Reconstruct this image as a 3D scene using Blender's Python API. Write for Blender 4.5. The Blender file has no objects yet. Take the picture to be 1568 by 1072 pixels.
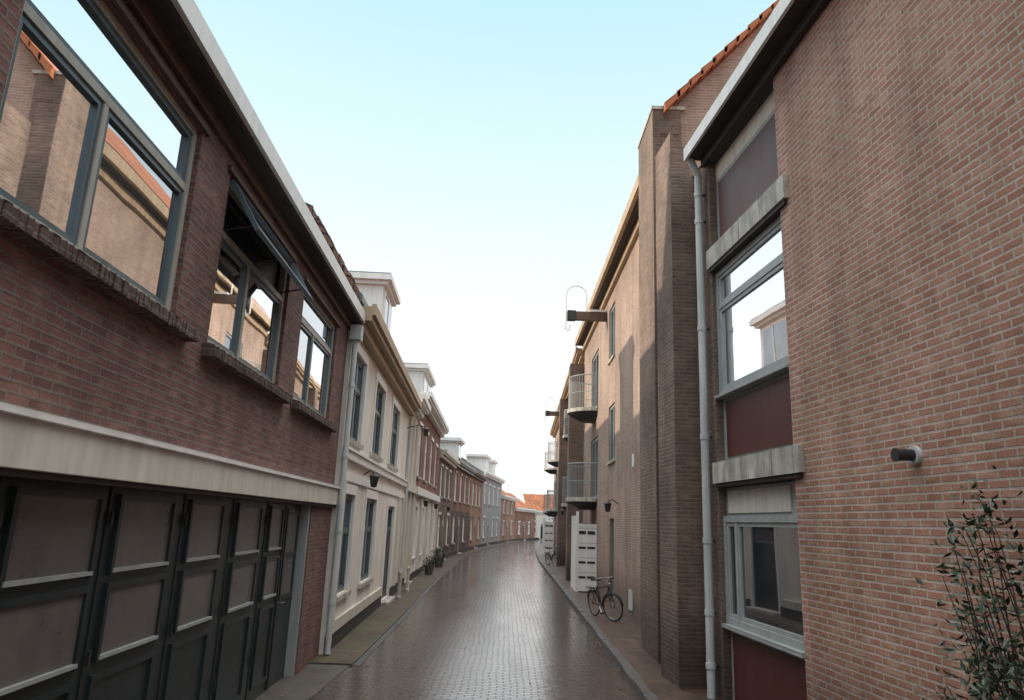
import bpy, math, random, bmesh
from mathutils import Vector, Matrix
random.seed(7)
sc=bpy.context.scene
# ------------------------------------------------------------ materials
def new_mat(name):
    m=bpy.data.materials.new(name);m.use_nodes=True
    nt=m.node_tree;return m,nt,nt.nodes['Principled BSDF']
def ramp(nt,stops):
    r=nt.nodes.new('ShaderNodeValToRGB');e=r.color_ramp.elements
    while len(e)<len(stops): e.new(.5)
    for i,(p,c) in enumerate(stops):
        e[i].position=p;e[i].color=(c,c,c,1) if not isinstance(c,tuple) else (*c,1)
    return r
def mixc(nt,a,b,fac,mode='MIX'):
    m=nt.nodes.new('ShaderNodeMix');m.data_type='RGBA';m.blend_type=mode
    for s,v in ((6,a),(7,b),(0,fac)):
        if isinstance(v,(int,float)): m.inputs[s].default_value=v
        elif isinstance(v,tuple): m.inputs[s].default_value=(*v,1)
        else: nt.links.new(v,m.inputs[s])
    return m.outputs[2]
def mat(name,c,rough=.6,var=.18,scale=2.5,bump=.15,metal=0,dirt=.25):
    m,nt,p=new_mat(name);L=nt.links
    tc=nt.nodes.new('ShaderNodeTexCoord')
    n=nt.nodes.new('ShaderNodeTexNoise');n.inputs['Scale'].default_value=scale;n.inputs['Detail'].default_value=6;n.inputs['Roughness'].default_value=.65
    L.new(tc.outputs['Object'],n.inputs['Vector'])
    mp=nt.nodes.new('ShaderNodeMapping');mp.inputs['Scale'].default_value=(6,6,.6)
    L.new(tc.outputs['Object'],mp.inputs['Vector'])
    n2=nt.nodes.new('ShaderNodeTexNoise');n2.inputs['Scale'].default_value=1.3;n2.inputs['Detail'].default_value=4
    L.new(mp.outputs[0],n2.inputs['Vector'])
    r=ramp(nt,[(.3,1-var*1.6),(.7,1.0)]);L.new(n.outputs['Fac'],r.inputs[0])
    r2=ramp(nt,[(.35,1-dirt),(.6,1.0)]);L.new(n2.outputs['Fac'],r2.inputs[0])
    a=mixc(nt,c,r.outputs[0],1.0,'MULTIPLY');b=mixc(nt,a,r2.outputs[0],1.0,'MULTIPLY')
    L.new(b,p.inputs['Base Color'])
    rr=nt.nodes.new('ShaderNodeMapRange');rr.inputs[3].default_value=max(.05,rough-.12);rr.inputs[4].default_value=min(1,rough+.12)
    L.new(n.outputs['Fac'],rr.inputs[0]);L.new(rr.outputs[0],p.inputs['Roughness'])
    p.inputs['Metallic'].default_value=metal
    if bump>.12:
        n3=nt.nodes.new('ShaderNodeTexNoise');n3.inputs['Scale'].default_value=60;n3.inputs['Detail'].default_value=2
        L.new(tc.outputs['Object'],n3.inputs['Vector'])
        bp=nt.nodes.new('ShaderNodeBump');bp.inputs['Strength'].default_value=bump;bp.inputs['Distance'].default_value=.01
        L.new(n3.outputs['Fac'],bp.inputs['Height']);L.new(bp.outputs[0],p.inputs['Normal'])
    return m
def brick(name,c1,c2,c3,mortar,w=.215,h=.0667,ms=.011,rough=.85,bump=.7,stain=.45,dist=.004,wet=False,moss=None,offs=.5,bdist=.012,damp=False):
    m,nt,p=new_mat(name);L=nt.links
    uv=nt.nodes.new('ShaderNodeUVMap')
    dn=nt.nodes.new('ShaderNodeTexNoise');dn.inputs['Scale'].default_value=5 if not wet else 1.2;dn.inputs['Detail'].default_value=2
    L.new(uv.outputs[0],dn.inputs['Vector'])
    vm=nt.nodes.new('ShaderNodeVectorMath');vm.operation='MULTIPLY_ADD'
    L.new(dn.outputs['Color'],vm.inputs[0]);vm.inputs[1].default_value=(dist*2,dist*2,0);L.new(uv.outputs[0],vm.inputs[2])
    t=nt.nodes.new('ShaderNodeTexBrick');t.offset=offs;t.inputs['Scale'].default_value=1
    t.inputs['Brick Width'].default_value=w;t.inputs['Row Height'].default_value=h;t.inputs['Mortar Size'].default_value=ms;t.inputs['Mortar Smooth'].default_value=.35
    t.inputs['Bias'].default_value=0
    t.inputs['Color1'].default_value=(*c1,1);t.inputs['Color2'].default_value=(*c2,1);t.inputs['Mortar'].default_value=(*mortar,1)
    L.new(vm.outputs[0],t.inputs['Vector'])
    mpb=nt.nodes.new('ShaderNodeMapping');mpb.inputs['Scale'].default_value=(1/w*.9,1/h*.9,1);L.new(uv.outputs[0],mpb.inputs[0])
    nb=nt.nodes.new('ShaderNodeTexNoise');nb.inputs['Scale'].default_value=.8;nb.inputs['Detail'].default_value=1;L.new(mpb.outputs[0],nb.inputs['Vector'])
    rb=ramp(nt,[(.5,0.),(.68,.9)]);L.new(nb.outputs['Fac'],rb.inputs[0])
    mask=nt.nodes.new('ShaderNodeMath');mask.operation='MULTIPLY'
    inv=nt.nodes.new('ShaderNodeMath');inv.operation='SUBTRACT';inv.inputs[0].default_value=1;L.new(t.outputs['Fac'],inv.inputs[1])
    L.new(inv.outputs[0],mask.inputs[0]);L.new(rb.outputs[0],mask.inputs[1])
    c=mixc(nt,t.outputs['Color'],c3,mask.outputs[0])
    g=nt.nodes.new('ShaderNodeTexNoise');g.inputs['Scale'].default_value=45;g.inputs['Detail'].default_value=4;L.new(uv.outputs[0],g.inputs['Vector'])
    rg=ramp(nt,[(.3,.72),(.7,1.12)]);L.new(g.outputs['Fac'],rg.inputs[0])
    c=mixc(nt,c,rg.outputs[0],1.,'MULTIPLY')
    s=nt.nodes.new('ShaderNodeTexNoise');s.inputs['Scale'].default_value=.55;s.inputs['Detail'].default_value=7;s.inputs['Roughness'].default_value=.62;L.new(uv.outputs[0],s.inputs['Vector'])
    rs=ramp(nt,[(.32,1-stain),(.62,1.05)]);L.new(s.outputs['Fac'],rs.inputs[0])
    c=mixc(nt,c,rs.outputs[0],1.,'MULTIPLY')
    if not wet and not moss:
        # rain streaks
        mk=nt.nodes.new('ShaderNodeMapping');mk.inputs['Scale'].default_value=(2.6,.22,1);L.new(uv.outputs[0],mk.inputs[0])
        nk=nt.nodes.new('ShaderNodeTexNoise');nk.inputs['Scale'].default_value=1;nk.inputs['Detail'].default_value=5;L.new(mk.outputs[0],nk.inputs['Vector'])
        rk=ramp(nt,[(.34,.78),(.56,1.0)]);L.new(nk.outputs['Fac'],rk.inputs[0]);c=mixc(nt,c,rk.outputs[0],1.,'MULTIPLY')
    if damp:
        sx=nt.nodes.new('ShaderNodeSeparateXYZ');L.new(uv.outputs[0],sx.inputs[0])
        ma=nt.nodes.new('ShaderNodeMath');ma.operation='MULTIPLY_ADD';ma.inputs[1].default_value=-1.2;L.new(s.outputs['Fac'],ma.inputs[0]);L.new(sx.outputs[1],ma.inputs[2])
        rd=ramp(nt,[(0.,.5),(.8,1.)]);L.new(ma.outputs[0],rd.inputs[0]);c=mixc(nt,c,rd.outputs[0],1.,'MULTIPLY')
    if moss:
        mn=nt.nodes.new('ShaderNodeTexNoise');mn.inputs['Scale'].default_value=1.1;mn.inputs['Detail'].default_value=8;mn.inputs['Roughness'].default_value=.7;L.new(uv.outputs[0],mn.inputs['Vector'])
        rm=ramp(nt,[(.47,0.),(.62,.8)]);L.new(mn.outputs['Fac'],rm.inputs[0])
        c=mixc(nt,c,moss,rm.outputs[0])
    L.new(c,p.inputs['Base Color'])
    hgt=nt.nodes.new('ShaderNodeMath');hgt.operation='MULTIPLY_ADD';hgt.inputs[1].default_value=.25;L.new(g.outputs['Fac'],hgt.inputs[0]);L.new(inv.outputs[0],hgt.inputs[2])
    hs=hgt.outputs[0]
    if wet:
        h2=nt.nodes.new('ShaderNodeMath');h2.operation='MULTIPLY_ADD';h2.inputs[1].default_value=.9;L.new(nb.outputs['Fac'],h2.inputs[0]);L.new(hs,h2.inputs[2]);hs=h2.outputs[0]
        mpw=nt.nodes.new('ShaderNodeMapping');mpw.inputs['Scale'].default_value=(.9,.16,1);L.new(uv.outputs[0],mpw.inputs[0])
        nw=nt.nodes.new('ShaderNodeTexNoise');nw.inputs['Scale'].default_value=1.3;nw.inputs['Detail'].default_value=6;L.new(mpw.outputs[0],nw.inputs['Vector'])
        rw=nt.nodes.new('ShaderNodeMapRange');rw.inputs[1].default_value=.36;rw.inputs[2].default_value=.62;rw.inputs[3].default_value=.07;rw.inputs[4].default_value=.26
        L.new(nw.outputs['Fac'],rw.inputs[0])
        ad=nt.nodes.new('ShaderNodeMath');ad.operation='MULTIPLY_ADD';ad.inputs[1].default_value=.35;L.new(t.outputs['Fac'],ad.inputs[0]);L.new(rw.outputs[0],ad.inputs[2])
        L.new(ad.outputs[0],p.inputs['Roughness'])
        p.inputs['Coat Weight'].default_value=.6;p.inputs['Coat Roughness'].default_value=.08
    else: p.inputs['Roughness'].default_value=rough
    bp=nt.nodes.new('ShaderNodeBump');bp.inputs['Strength'].default_value=bump;bp.inputs['Distance'].default_value=bdist
    L.new(hs,bp.inputs['Height']);L.new(bp.outputs[0],p.inputs['Normal'])
    if wet: L.new(bp.outputs[0],p.inputs['Coat Normal'])
    return m
def glass(name,inside=(.05,.055,.06),refl=.42,wav=.012):
    m=bpy.data.materials.new(name);m.use_nodes=True;nt=m.node_tree;nt.nodes.clear();L=nt.links
    o=nt.nodes.new('ShaderNodeOutputMaterial');mx=nt.nodes.new('ShaderNodeMixShader')
    d=nt.nodes.new('ShaderNodeBsdfDiffuse');g=nt.nodes.new('ShaderNodeBsdfGlossy');g.inputs['Roughness'].default_value=.015;g.inputs['Color'].default_value=(.95,.97,1,1)
    tc=nt.nodes.new('ShaderNodeTexCoord');n=nt.nodes.new('ShaderNodeTexNoise');n.inputs['Scale'].default_value=1.1;n.inputs['Detail'].default_value=1
    L.new(tc.outputs['Object'],n.inputs['Vector'])
    b=nt.nodes.new('ShaderNodeBump');b.inputs['Strength'].default_value=wav;b.inputs['Distance'].default_value=.1;L.new(n.outputs['Fac'],b.inputs['Height']);L.new(b.outputs[0],g.inputs['Normal'])
    n2=nt.nodes.new('ShaderNodeTexNoise');n2.inputs['Scale'].default_value=1.4;L.new(tc.outputs['Object'],n2.inputs['Vector'])
    r=ramp(nt,[(.35,tuple(x*.5 for x in inside)),(.65,tuple(x*1.5 for x in inside))]);L.new(n2.outputs['Fac'],r.inputs[0]);L.new(r.outputs[0],d.inputs['Color'])
    f=nt.nodes.new('ShaderNodeFresnel');f.inputs['IOR'].default_value=1.5
    a=nt.nodes.new('ShaderNodeMath');a.operation='ADD';a.use_clamp=True;a.inputs[1].default_value=refl;L.new(f.outputs[0],a.inputs[0])
    L.new(a.outputs[0],mx.inputs[0]);L.new(d.outputs[0],mx.inputs[1]);L.new(g.outputs[0],mx.inputs[2]);L.new(mx.outputs[0],o.inputs[0]);return m
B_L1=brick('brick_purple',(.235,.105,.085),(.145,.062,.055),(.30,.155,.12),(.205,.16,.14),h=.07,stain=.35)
B_R1=brick('brick_salmon',(.49,.245,.175),(.38,.175,.125),(.54,.33,.245),(.52,.44,.38),h=.074,ms=.012,stain=.22,damp=True)
B_R2=brick('brick_beige_pink',(.43,.28,.215),(.35,.215,.16),(.47,.34,.27),(.44,.38,.33),stain=.3,damp=True)
B_PI=brick('brick_brown',(.25,.16,.12),(.17,.105,.082),(.30,.21,.16),(.24,.2,.165),stain=.5,damp=True)
B_RED=brick('brick_red',(.36,.12,.08),(.27,.09,.06),(.42,.19,.13),(.31,.25,.21))
B_ORG=brick('brick_orange',(.45,.2,.115),(.36,.15,.085),(.47,.25,.16),(.4,.33,.27))
B_DRK=brick('brick_dark',(.15,.085,.07),(.10,.06,.05),(.2,.12,.09),(.17,.15,.13))
T_OR=brick('roof_tile_orange',(.66,.24,.10),(.55,.18,.08),(.45,.17,.08),(.14,.06,.03),w=.24,h=.32,ms=.02,bump=1,offs=0,bdist=.05)
T_BR=brick('roof_tile_brown',(.22,.11,.075),(.15,.08,.055),(.27,.15,.1),(.04,.025,.02),w=.24,h=.3,ms=.02,bump=1,offs=0,bdist=.05)
T_DK=brick('roof_tile_dark',(.07,.07,.075),(.05,.05,.055),(.1,.09,.08),(.02,.02,.02),w=.24,h=.3,ms=.02,bump=1,offs=0,bdist=.05)
ROAD=brick('wet_brick_paving',(.062,.033,.025),(.036,.021,.018),(.088,.052,.038),(.012,.009,.008),w=.22,h=.115,ms=.013,bump=.75,dist=.05,wet=True,bdist=.008,stain=.35)
PAVE=brick('pavement_brick',(.14,.08,.06),(.095,.055,.042),(.18,.115,.085),(.05,.04,.032),w=.21,h=.105,ms=.009,bump=.6,dist=.02,stain=.5,rough=.42)
PAVM=brick('pavement_mossy',(.13,.085,.062),(.09,.06,.045),(.16,.12,.08),(.045,.045,.027),w=.21,h=.105,ms=.012,bump=.7,dist=.02,stain=.5,moss=(.06,.072,.02),rough=.7)
SLAB=mat('concrete_slab',(.13,.115,.10),.45,.3,2,.4)
KERB=mat('kerb_stone',(.11,.107,.105),.45,.3,3,.4)
SOIL=mat('soil',(.1,.09,.06),.9)
WHITE=mat('white_paint',(.86,.85,.82),.45,.06,2,.05,dirt=.1)
CREAM=mat('cream_paint',(.70,.66,.575),.5,.1,2,.05,dirt=.15)
PLAST=mat('cream_plaster',(.78,.70,.6),.8,.12,1.2,.3,dirt=.18)
PLWH=mat('white_plaster',(.84,.795,.73),.8,.1,1.2,.3,dirt=.15)
PLGR=mat('grey_plaster',(.36,.365,.37),.8,.12,1.2,.3,dirt=.2)
GREYF=mat('grey_window_frame',(.36,.39,.385),.4,.1,3,.03,dirt=.15)
BEIGF=mat('beige_window_frame',(.46,.44,.38),.45,.12,3,.03,dirt=.2)
BLUEF=mat('blue_grey_sash',(.10,.145,.17),.35,.1,3,.03)
DGRN=mat('dark_green_paint',(.02,.032,.034),.38,.2,2,.06)
DOORP=mat('frosted_pane',(.15,.136,.125),.3,.25,1.6,.02,dirt=.1)
DARK=mat('dark_metal',(.03,.031,.033),.5,.2,3,.05)
SOFF=mat('dark_soffit',(.05,.042,.036),.7,.2,3,.1)
WOOD=mat('brown_wood',(.15,.085,.055),.6,.25,3,.2)
GOLD=mat('tan_painted_wood',(.46,.33,.21),.55,.15,3,.1)
BRED=mat('dark_red_panel',(.10,.022,.02),.42,.15,2,.03)
STONE=mat('weathered_stone',(.62,.59,.53),.75,.3,4,.4,dirt=.4)
PIPEW=mat('pale_pipe',(.62,.65,.65),.45,.12,3,.05,dirt=.2)
ZINC=mat('zinc',(.22,.27,.30),.5,.2,2,.1,metal=.3)
PLIN=mat('dark_plinth',(.05,.048,.046),.7)
POTM=mat('stone_pot',(.13,.11,.09),.8)
LEAF=mat('leaf_green',(.045,.085,.04),.45,.5,9,.1)
BARK=mat('twig_bark',(.09,.06,.045),.9)
RUBB=mat('rubber',(.02,.02,.02),.7);STEEL=mat('steel',(.5,.5,.5),.3,metal=.9)
G1=glass('window_glass',refl=.46);G2=glass('window_glass_dark',(.03,.03,.035),.16);G3=glass('window_glass_curtained',(.10,.11,.11),.18)
# ------------------------------------------------------------ geometry helpers
class Fr:
    def __init__(s,P,Q,side,u0=0.):
        s.P=Vector((P[0],P[1],0));d=Vector((Q[0]-P[0],Q[1]-P[1],0));s.len=d.length;s.d=d.normalized();s.u0=u0
        o=Vector((s.d.y,-s.d.x,0));s.o=o if side=='L' else -o
    def T(s,u,d,z): 
        v=s.P+s.d*(u-s.u0)+s.o*d;return Vector((v.x,v.y,z))
class World:
    def T(s,u,d,z): return Vector((u,d,z))
WF=World()
class MB:
    def __init__(s): s.v=[];s.f=[];s.uv=[];s.m=[];s.mats=[]
    def mi(s,m):
        if m not in s.mats:s.mats.append(m)
        return s.mats.index(m)
    def poly(s,fr,pts,m,uvs=None):
        i=len(s.v);s.v+= [fr.T(*p) for p in pts];s.f.append(list(range(i,i+len(pts))));s.m.append(s.mi(m))
        if uvs is None:
            a,b,c=[Vector(p) for p in pts[:3]];n=(b-a).cross(c-b);n=[abs(x) for x in n]
            if n[2]>=max(n[0],n[1])*.999: uvs=[(p[0],p[1]) for p in pts]
            elif n[1]>=n[0]: uvs=[(p[0],p[2]) for p in pts]
            else: uvs=[(p[1],p[2]) for p in pts]
        s.uv.append(uvs)
    def box(s,fr,u0,u1,d0,d1,z0,z1,m,ztop=None):
        za,zb=ztop if ztop else (z1,z1)
        A=[(u0,d0,z0),(u1,d0,z0),(u1,d1,z0),(u0,d1,z0)];B=[(u0,d0,za),(u1,d0,za),(u1,d1,zb),(u0,d1,zb)]
        s.poly(fr,A[::-1],m);s.poly(fr,B,m)
        for i in range(4):
            j=(i+1)%4;s.poly(fr,[A[i],A[j],B[j],B[i]],m)
    def wall(s,fr,u0,u1,z0,z1,ops,m,rev=.15,revm=None,d=0):
        us=sorted({u0,u1,*[o[0] for o in ops],*[o[1] for o in ops]});zs=sorted({z0,z1,*[o[2] for o in ops],*[o[3] for o in ops]})
        us=[x for x in us if u0<=x<=u1];zs=[x for x in zs if z0<=x<=z1]
        for a,b in zip(us,us[1:]):
            for c,e in zip(zs,zs[1:]):
                if any(o[0]<=a and b<=o[1] and o[2]<=c and e<=o[3] for o in ops): continue
                s.poly(fr,[(a,d,c),(b,d,c),(b,d,e),(a,d,e)],m)
        r=revm or m
        for a,b,c,e in [o[:4] for o in ops]:
            for q in ([(a,d,c),(a,d-rev,c),(a,d-rev,e),(a,d,e)],[(b,d,c),(b,d-rev,c),(b,d-rev,e),(b,d,e)],[(a,d,c),(b,d,c),(b,d-rev,c),(a,d-rev,c)],[(a,d,e),(b,d,e),(b,d-rev,e),(a,d-rev,e)]): s.poly(fr,q,r)
    def tube(s,pts,r,m,n=8):
        pts=[Vector(p) for p in pts]
        for a,b in zip(pts,pts[1:]):
            d=(b-a).normalized();x=d.orthogonal().normalized();y=d.cross(x);i=len(s.v)
            for c in (a,b):
                for k in range(n):
                    t=2*math.pi*k/n;s.v.append(c+(x*math.cos(t)+y*math.sin(t))*r)
            k=s.mi(m)
            for j in range(n):
                q=(j+1)%n;s.f.append([i+j,i+q,i+n+q,i+n+j]);s.m.append(k);s.uv.append([(0,0)]*4)
            s.f.append([i+j for j in range(n)][::-1]);s.m.append(k);s.uv.append([(0,0)]*n)
            s.f.append([i+n+j for j in range(n)]);s.m.append(k);s.uv.append([(0,0)]*n)
    def lathe(s,c,prof,m,n=20,a0=0,a1=2*math.pi):
        i=len(s.v);full=abs(a1-a0-2*math.pi)<1e-4;cnt=n if full else n+1
        for r,z in prof:
            for k in range(cnt):
                t=a0+(a1-a0)*k/n;s.v.append(Vector((c[0]+r*math.cos(t),c[1]+r*math.sin(t),z)))
        for p in range(len(prof)-1):
            for k in range(n):
                q=(k+1)%cnt;s.f.append([i+p*cnt+k,i+p*cnt+q,i+(p+1)*cnt+q,i+(p+1)*cnt+k]);s.m.append(s.mi(m));s.uv.append([(0,0)]*4)
    def fin(s,name,parent=None,bevel=0,smooth=False):
        me=bpy.data.meshes.new(name);me.from_pydata([tuple(v) for v in s.v],[],s.f)
        for m in s.mats: me.materials.append(m)
        me.polygons.foreach_set('material_index',s.m)
        ul=me.uv_layers.new(name='UVMap');flat=[x for f in s.uv for p in f for x in p];ul.data.foreach_set('uv',flat)
        bm=bmesh.new();bm.from_mesh(me)
        if bevel==0: bmesh.ops.remove_doubles(bm,verts=bm.verts,dist=1e-5)
        bmesh.ops.recalc_face_normals(bm,faces=bm.faces);bm.to_mesh(me);bm.free()
        o=bpy.data.objects.new(name,me);bpy.context.collection.objects.link(o)
        if smooth:
            for p in me.polygons:p.use_smooth=True
        if bevel:
            w=o.modifiers.new('weld','WELD');w.merge_threshold=1e-4
            b=o.modifiers.new('bevel','BEVEL');b.width=bevel;b.segments=1;b.limit_method='ANGLE'
        if parent:
            o.parent=parent;o.matrix_parent_inverse=Matrix.Translation(-parent.location)
        return o
def empty(name,loc=(0,0,0)):
    e=bpy.data.objects.new(name,None);e.location=loc;e.empty_display_size=.3;bpy.context.collection.objects.link(e);return e
def window(fm,gm,fr,u0,u1,z0,z1,F,S,G,dep=.13,fw=.07,mull=(),trans=(),sash=.05,topsingle=False):
    d0,d1=-dep,-dep+.08
    fm.box(fr,u0,u0+fw,d0,d1,z0,z1,F);fm.box(fr,u1-fw,u1,d0,d1,z0,z1,F)
    fm.box(fr,u0+fw,u1-fw,d0,d1,z1-fw,z1,F);fm.box(fr,u0+fw,u1-fw,d0,d1,z0,z0+fw,F)
    tz=[z0+fw]+list(trans)+[z1-fw]
    for t in trans: fm.box(fr,u0+fw,u1-fw,d0,d1-.004,t-.035,t+.035,F)
    for k,(za,zb) in enumerate(zip(tz,tz[1:])):
        za2=za+(.035 if k>0 else 0);zb2=zb-(.035 if k<len(tz)-2 else 0)
        ms=[] if (topsingle and k==1) else list(mull)
        for m_ in ms: fm.box(fr,m_-.03,m_+.03,d0,d1-.007,za2,zb2,F)
        mu=[u0+fw]+ms+[u1-fw]
        for j,(ua,ub) in enumerate(zip(mu,mu[1:])):
            a=ua+(.03 if j>0 else 0);b=ub-(.03 if j<len(mu)-2 else 0)
            e0,e1=d0+.005,d1-.02
            fm.box(fr,a,a+sash,e0,e1,za2,zb2,S);fm.box(fr,b-sash,b,e0,e1,za2,zb2,S)
            fm.box(fr,a+sash,b-sash,e0,e1,za2,za2+sash,S);fm.box(fr,a+sash,b-sash,e0,e1,zb2-sash,zb2,S)
            gm.poly(fr,[(a+sash,d0+.03,za2+sash),(b-sash,d0+.03,za2+sash),(b-sash,d0+.03,zb2-sash),(a+sash,d0+.03,zb2-sash)],G)
def body(mb,fr,u0,u1,depth,eave,ridge,wm,roofm,z0=0,over=.25):
    h=depth/2
    for k,u in enumerate((u0,u1)):
        mb.poly(fr,[(u,0,z0),(u,-depth,z0),(u,-depth,eave),(u,-h,ridge),(u,0,eave)],wm)
    mb.poly(fr,[(u0,-depth,z0),(u1,-depth,z0),(u1,-depth,eave),(u0,-depth,eave)],wm)
    sl=math.hypot(h,ridge-eave);k=(ridge-eave)/h
    e=eave+.05
    mb.poly(fr,[(u0,over,e-k*over),(u1,over,e-k*over),(u1,-h,ridge+.05),(u0,-h,ridge+.05)],roofm,[(u0,0),(u1,0),(u1,sl+.3),(u0,sl+.3)])
    mb.poly(fr,[(u0,-depth-over,e-k*over),(u1,-depth-over,e-k*over),(u1,-h,ridge+.05),(u0,-h,ridge+.05)],roofm,[(u0,0),(u1,0),(u1,sl+.3),(u0,sl+.3)])

# ------------------------------------------------------------ L1 brick house with garage
f1=Fr((-3.3,13.5),(-3.3-.035*13.5,27.0),'L',13.5)
E=empty('brick_house_with_garage',f1.T(8,0,0))
w=MB();U0,U1=-12,14.0
ops=[(3.65,6.22,4.18,6.04),(7.02,9.6,4.15,6.0),(10.43,12.95,4.15,5.95),(.3,2.85,4.18,6.04),(-3.2,-.6,4.18,6.04)]
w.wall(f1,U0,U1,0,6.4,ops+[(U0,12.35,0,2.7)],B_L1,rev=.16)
body(w,f1,U0,U1,10.5,6.4,12.3,B_L1,T_BR,over=.1)  # unseen ridge made high to keep sun off the wall opposite
w.fin('walls_and_roof',E)
fm,gm,tr=MB(),MB(),MB()
for i,(a,b,c,e) in enumerate(ops):
    mu=a+(b-a)*.42
    if i==1:
        window(fm,gm,f1,a,b,c,5.42,BEIGF,BLUEF,G1,mull=(mu,))
        fm.box(f1,a,a+.07,-.13,-.05,5.42,e,BEIGF);fm.box(f1,b-.07,b,-.13,-.05,5.42,e,BEIGF);fm.box(f1,a+.07,b-.07,-.13,-.05,e-.06,e,BEIGF)
        gm.poly(f1,[(a,-.15,5.42),(b,-.15,5.42),(b,-.15,e),(a,-.15,e)],DARK)  # dark sheet standing in for the shaded void behind the open sash
        A=Vector((0,-.02,e-.05));D=Vector((0,.34,-.56));Dn=D.normalized();Ln=D.length;nn=Vector((0,.85,.52))*.05
        def P(u,t,k=0): 
            v=A+Dn*t+nn*k;return (u,v.y,v.z)
        def bar(u0,u1,t0,t1,m):
            a4=[P(u0,t0),P(u1,t0),P(u1,t1),P(u0,t1)];b4=[P(u0,t0,1),P(u1,t0,1),P(u1,t1,1),P(u0,t1,1)]
            fm.poly(f1,a4,m);fm.poly(f1,b4,m)
            for q in range(4): r=(q+1)%4;fm.poly(f1,[a4[q],a4[r],b4[r],b4[q]],m)
        bar(a+.04,a+.11,0,Ln,BLUEF);bar(b-.11,b-.04,0,Ln,BLUEF);bar(a+.11,b-.11,0,.06,BLUEF);bar(a+.11,b-.11,Ln-.07,Ln,BLUEF)
        gm.poly(f1,[P(a+.11,.06,.5),P(b-.11,.06,.5),P(b-.11,Ln-.07,.5),P(a+.11,Ln-.07,.5)],G1)
        for uu in (a+.2,b-.2,a+1.2): fm.tube([f1.T(uu,-.05,5.45),f1.T(uu,.25,5.52)],.012,DARK)
    else: window(fm,gm,f1,a,b,c,e,BEIGF,BLUEF,G1,mull=(mu,),trans=(5.42,),topsingle=True)
    u=a-.12
    while u<b+.3:
        tr.box(f1,u,u+.058,0.001,.13+random.uniform(-.006,.006),c-.15,c-.02,B_DRK,ztop=(c-.015,c-.05));u+=.068
    tr.box(f1,a-.1,b+.1,0.001,.04,e+.003,e+.06,WOOD)
tr.box(f1,U0,14.02,.001,.10,2.70,3.0,CREAM);tr.box(f1,U0,14.03,.001,.135,3.0,3.06,WHITE);tr.box(f1,U0,14.0,.0,.07,2.655,2.70,SOFF)
tr.box(f1,U0,14.05,.001,.06,6.18,6.30,WOOD);tr.box(f1,U0,14.1,.001,.24,6.30,6.345,SOFF)
tr.box(f1,U0,14.12,.20,.30,6.347,6.56,WHITE);tr.box(f1,U0,14.12,.0,.19,6.347,6.5,DARK)
gr=MB();dd=-.16
gr.box(f1,U0,12.3,dd-.06,dd,0.0,2.7,DGRN)
pan=[(3.2,4.3),(4.72,5.74),(6.1,7.12),(7.6,8.5),(9.08,10.0),(10.5,11.1)]+[(x,x+1) for x in (-10,-8.6,-7.2,-5.8,-4.4,-3,-1.6,-.2,1.3)]
for a,b in pan:
    gr.box(f1,a-.19,a-.17,dd,dd+.012,.05,2.66,DARK)
    for z0,z1 in ((2.02,2.56),(1.36,1.86)):
        gm.box(f1,a,b,dd,dd+.012,z0,z1,DOORP)
        for q in ((a-.05,a,z0-.05,z1+.05),(b,b+.05,z0-.05,z1+.05),(a,b,z1,z1+.05)): gr.box(f1,q[0],q[1],dd,dd+.035,q[2],q[3],DGRN)
        gr.box(f1,a-.02,b+.02,dd,dd+.045,z0-.03,z0,GREYF)
    for q in ((a-.05,a,.18,1.22),(b,b+.05,.18,1.22),(a,b,1.17,1.22),(a,b,.18,.23)): gr.box(f1,q[0],q[1],dd,dd+.025,q[2],q[3],DGRN)
    for zz in (.5,1.3,2.35): gr.tube([f1.T(a-.16,dd+.03,zz),f1.T(a-.16,dd+.03,zz+.12)],.014,DARK,6)
gr.box(f1,11.25,11.3,dd,dd+.03,0.02,2.62,DARK);gm.box(f1,11.45,12.05,dd,dd+.012,1.3,2.5,DOORP)
for q in ((11.38,11.45,1.2,2.58),(12.05,12.12,1.2,2.58),(11.45,12.05,2.5,2.58),(11.45,12.05,1.86,1.92),(11.45,12.05,1.22,1.3)): gr.box(f1,q[0],q[1],dd,dd+.03,q[2],q[3],DGRN)
gr.tube([f1.T(11.36,dd+.01,1.2),f1.T(11.36,dd+.07,1.2),f1.T(11.48,dd+.07,1.2)],.012,STEEL)
gr.box(f1,12.25,12.35,dd,-.02,0,2.655,GREYF)
gr.fin('garage_doors',E);fm.fin('window_frames',E);gm.fin('panes',E);tr.fin('trim',E,bevel=.006)
dp=MB();dp.tube([f1.T(14.0,.16,.05),f1.T(14.0,.16,6.0)],.055,PIPEW,12)
for z in (.9,2.2,3.6,5.0): dp.tube([f1.T(14.0,.16,z),f1.T(14.0,.16,z+.07)],.066,PIPEW,12)
dp.box(f1,13.88,14.12,.06,.28,5.95,6.25,PIPEW);dp.fin('drainpipe',E)
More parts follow.
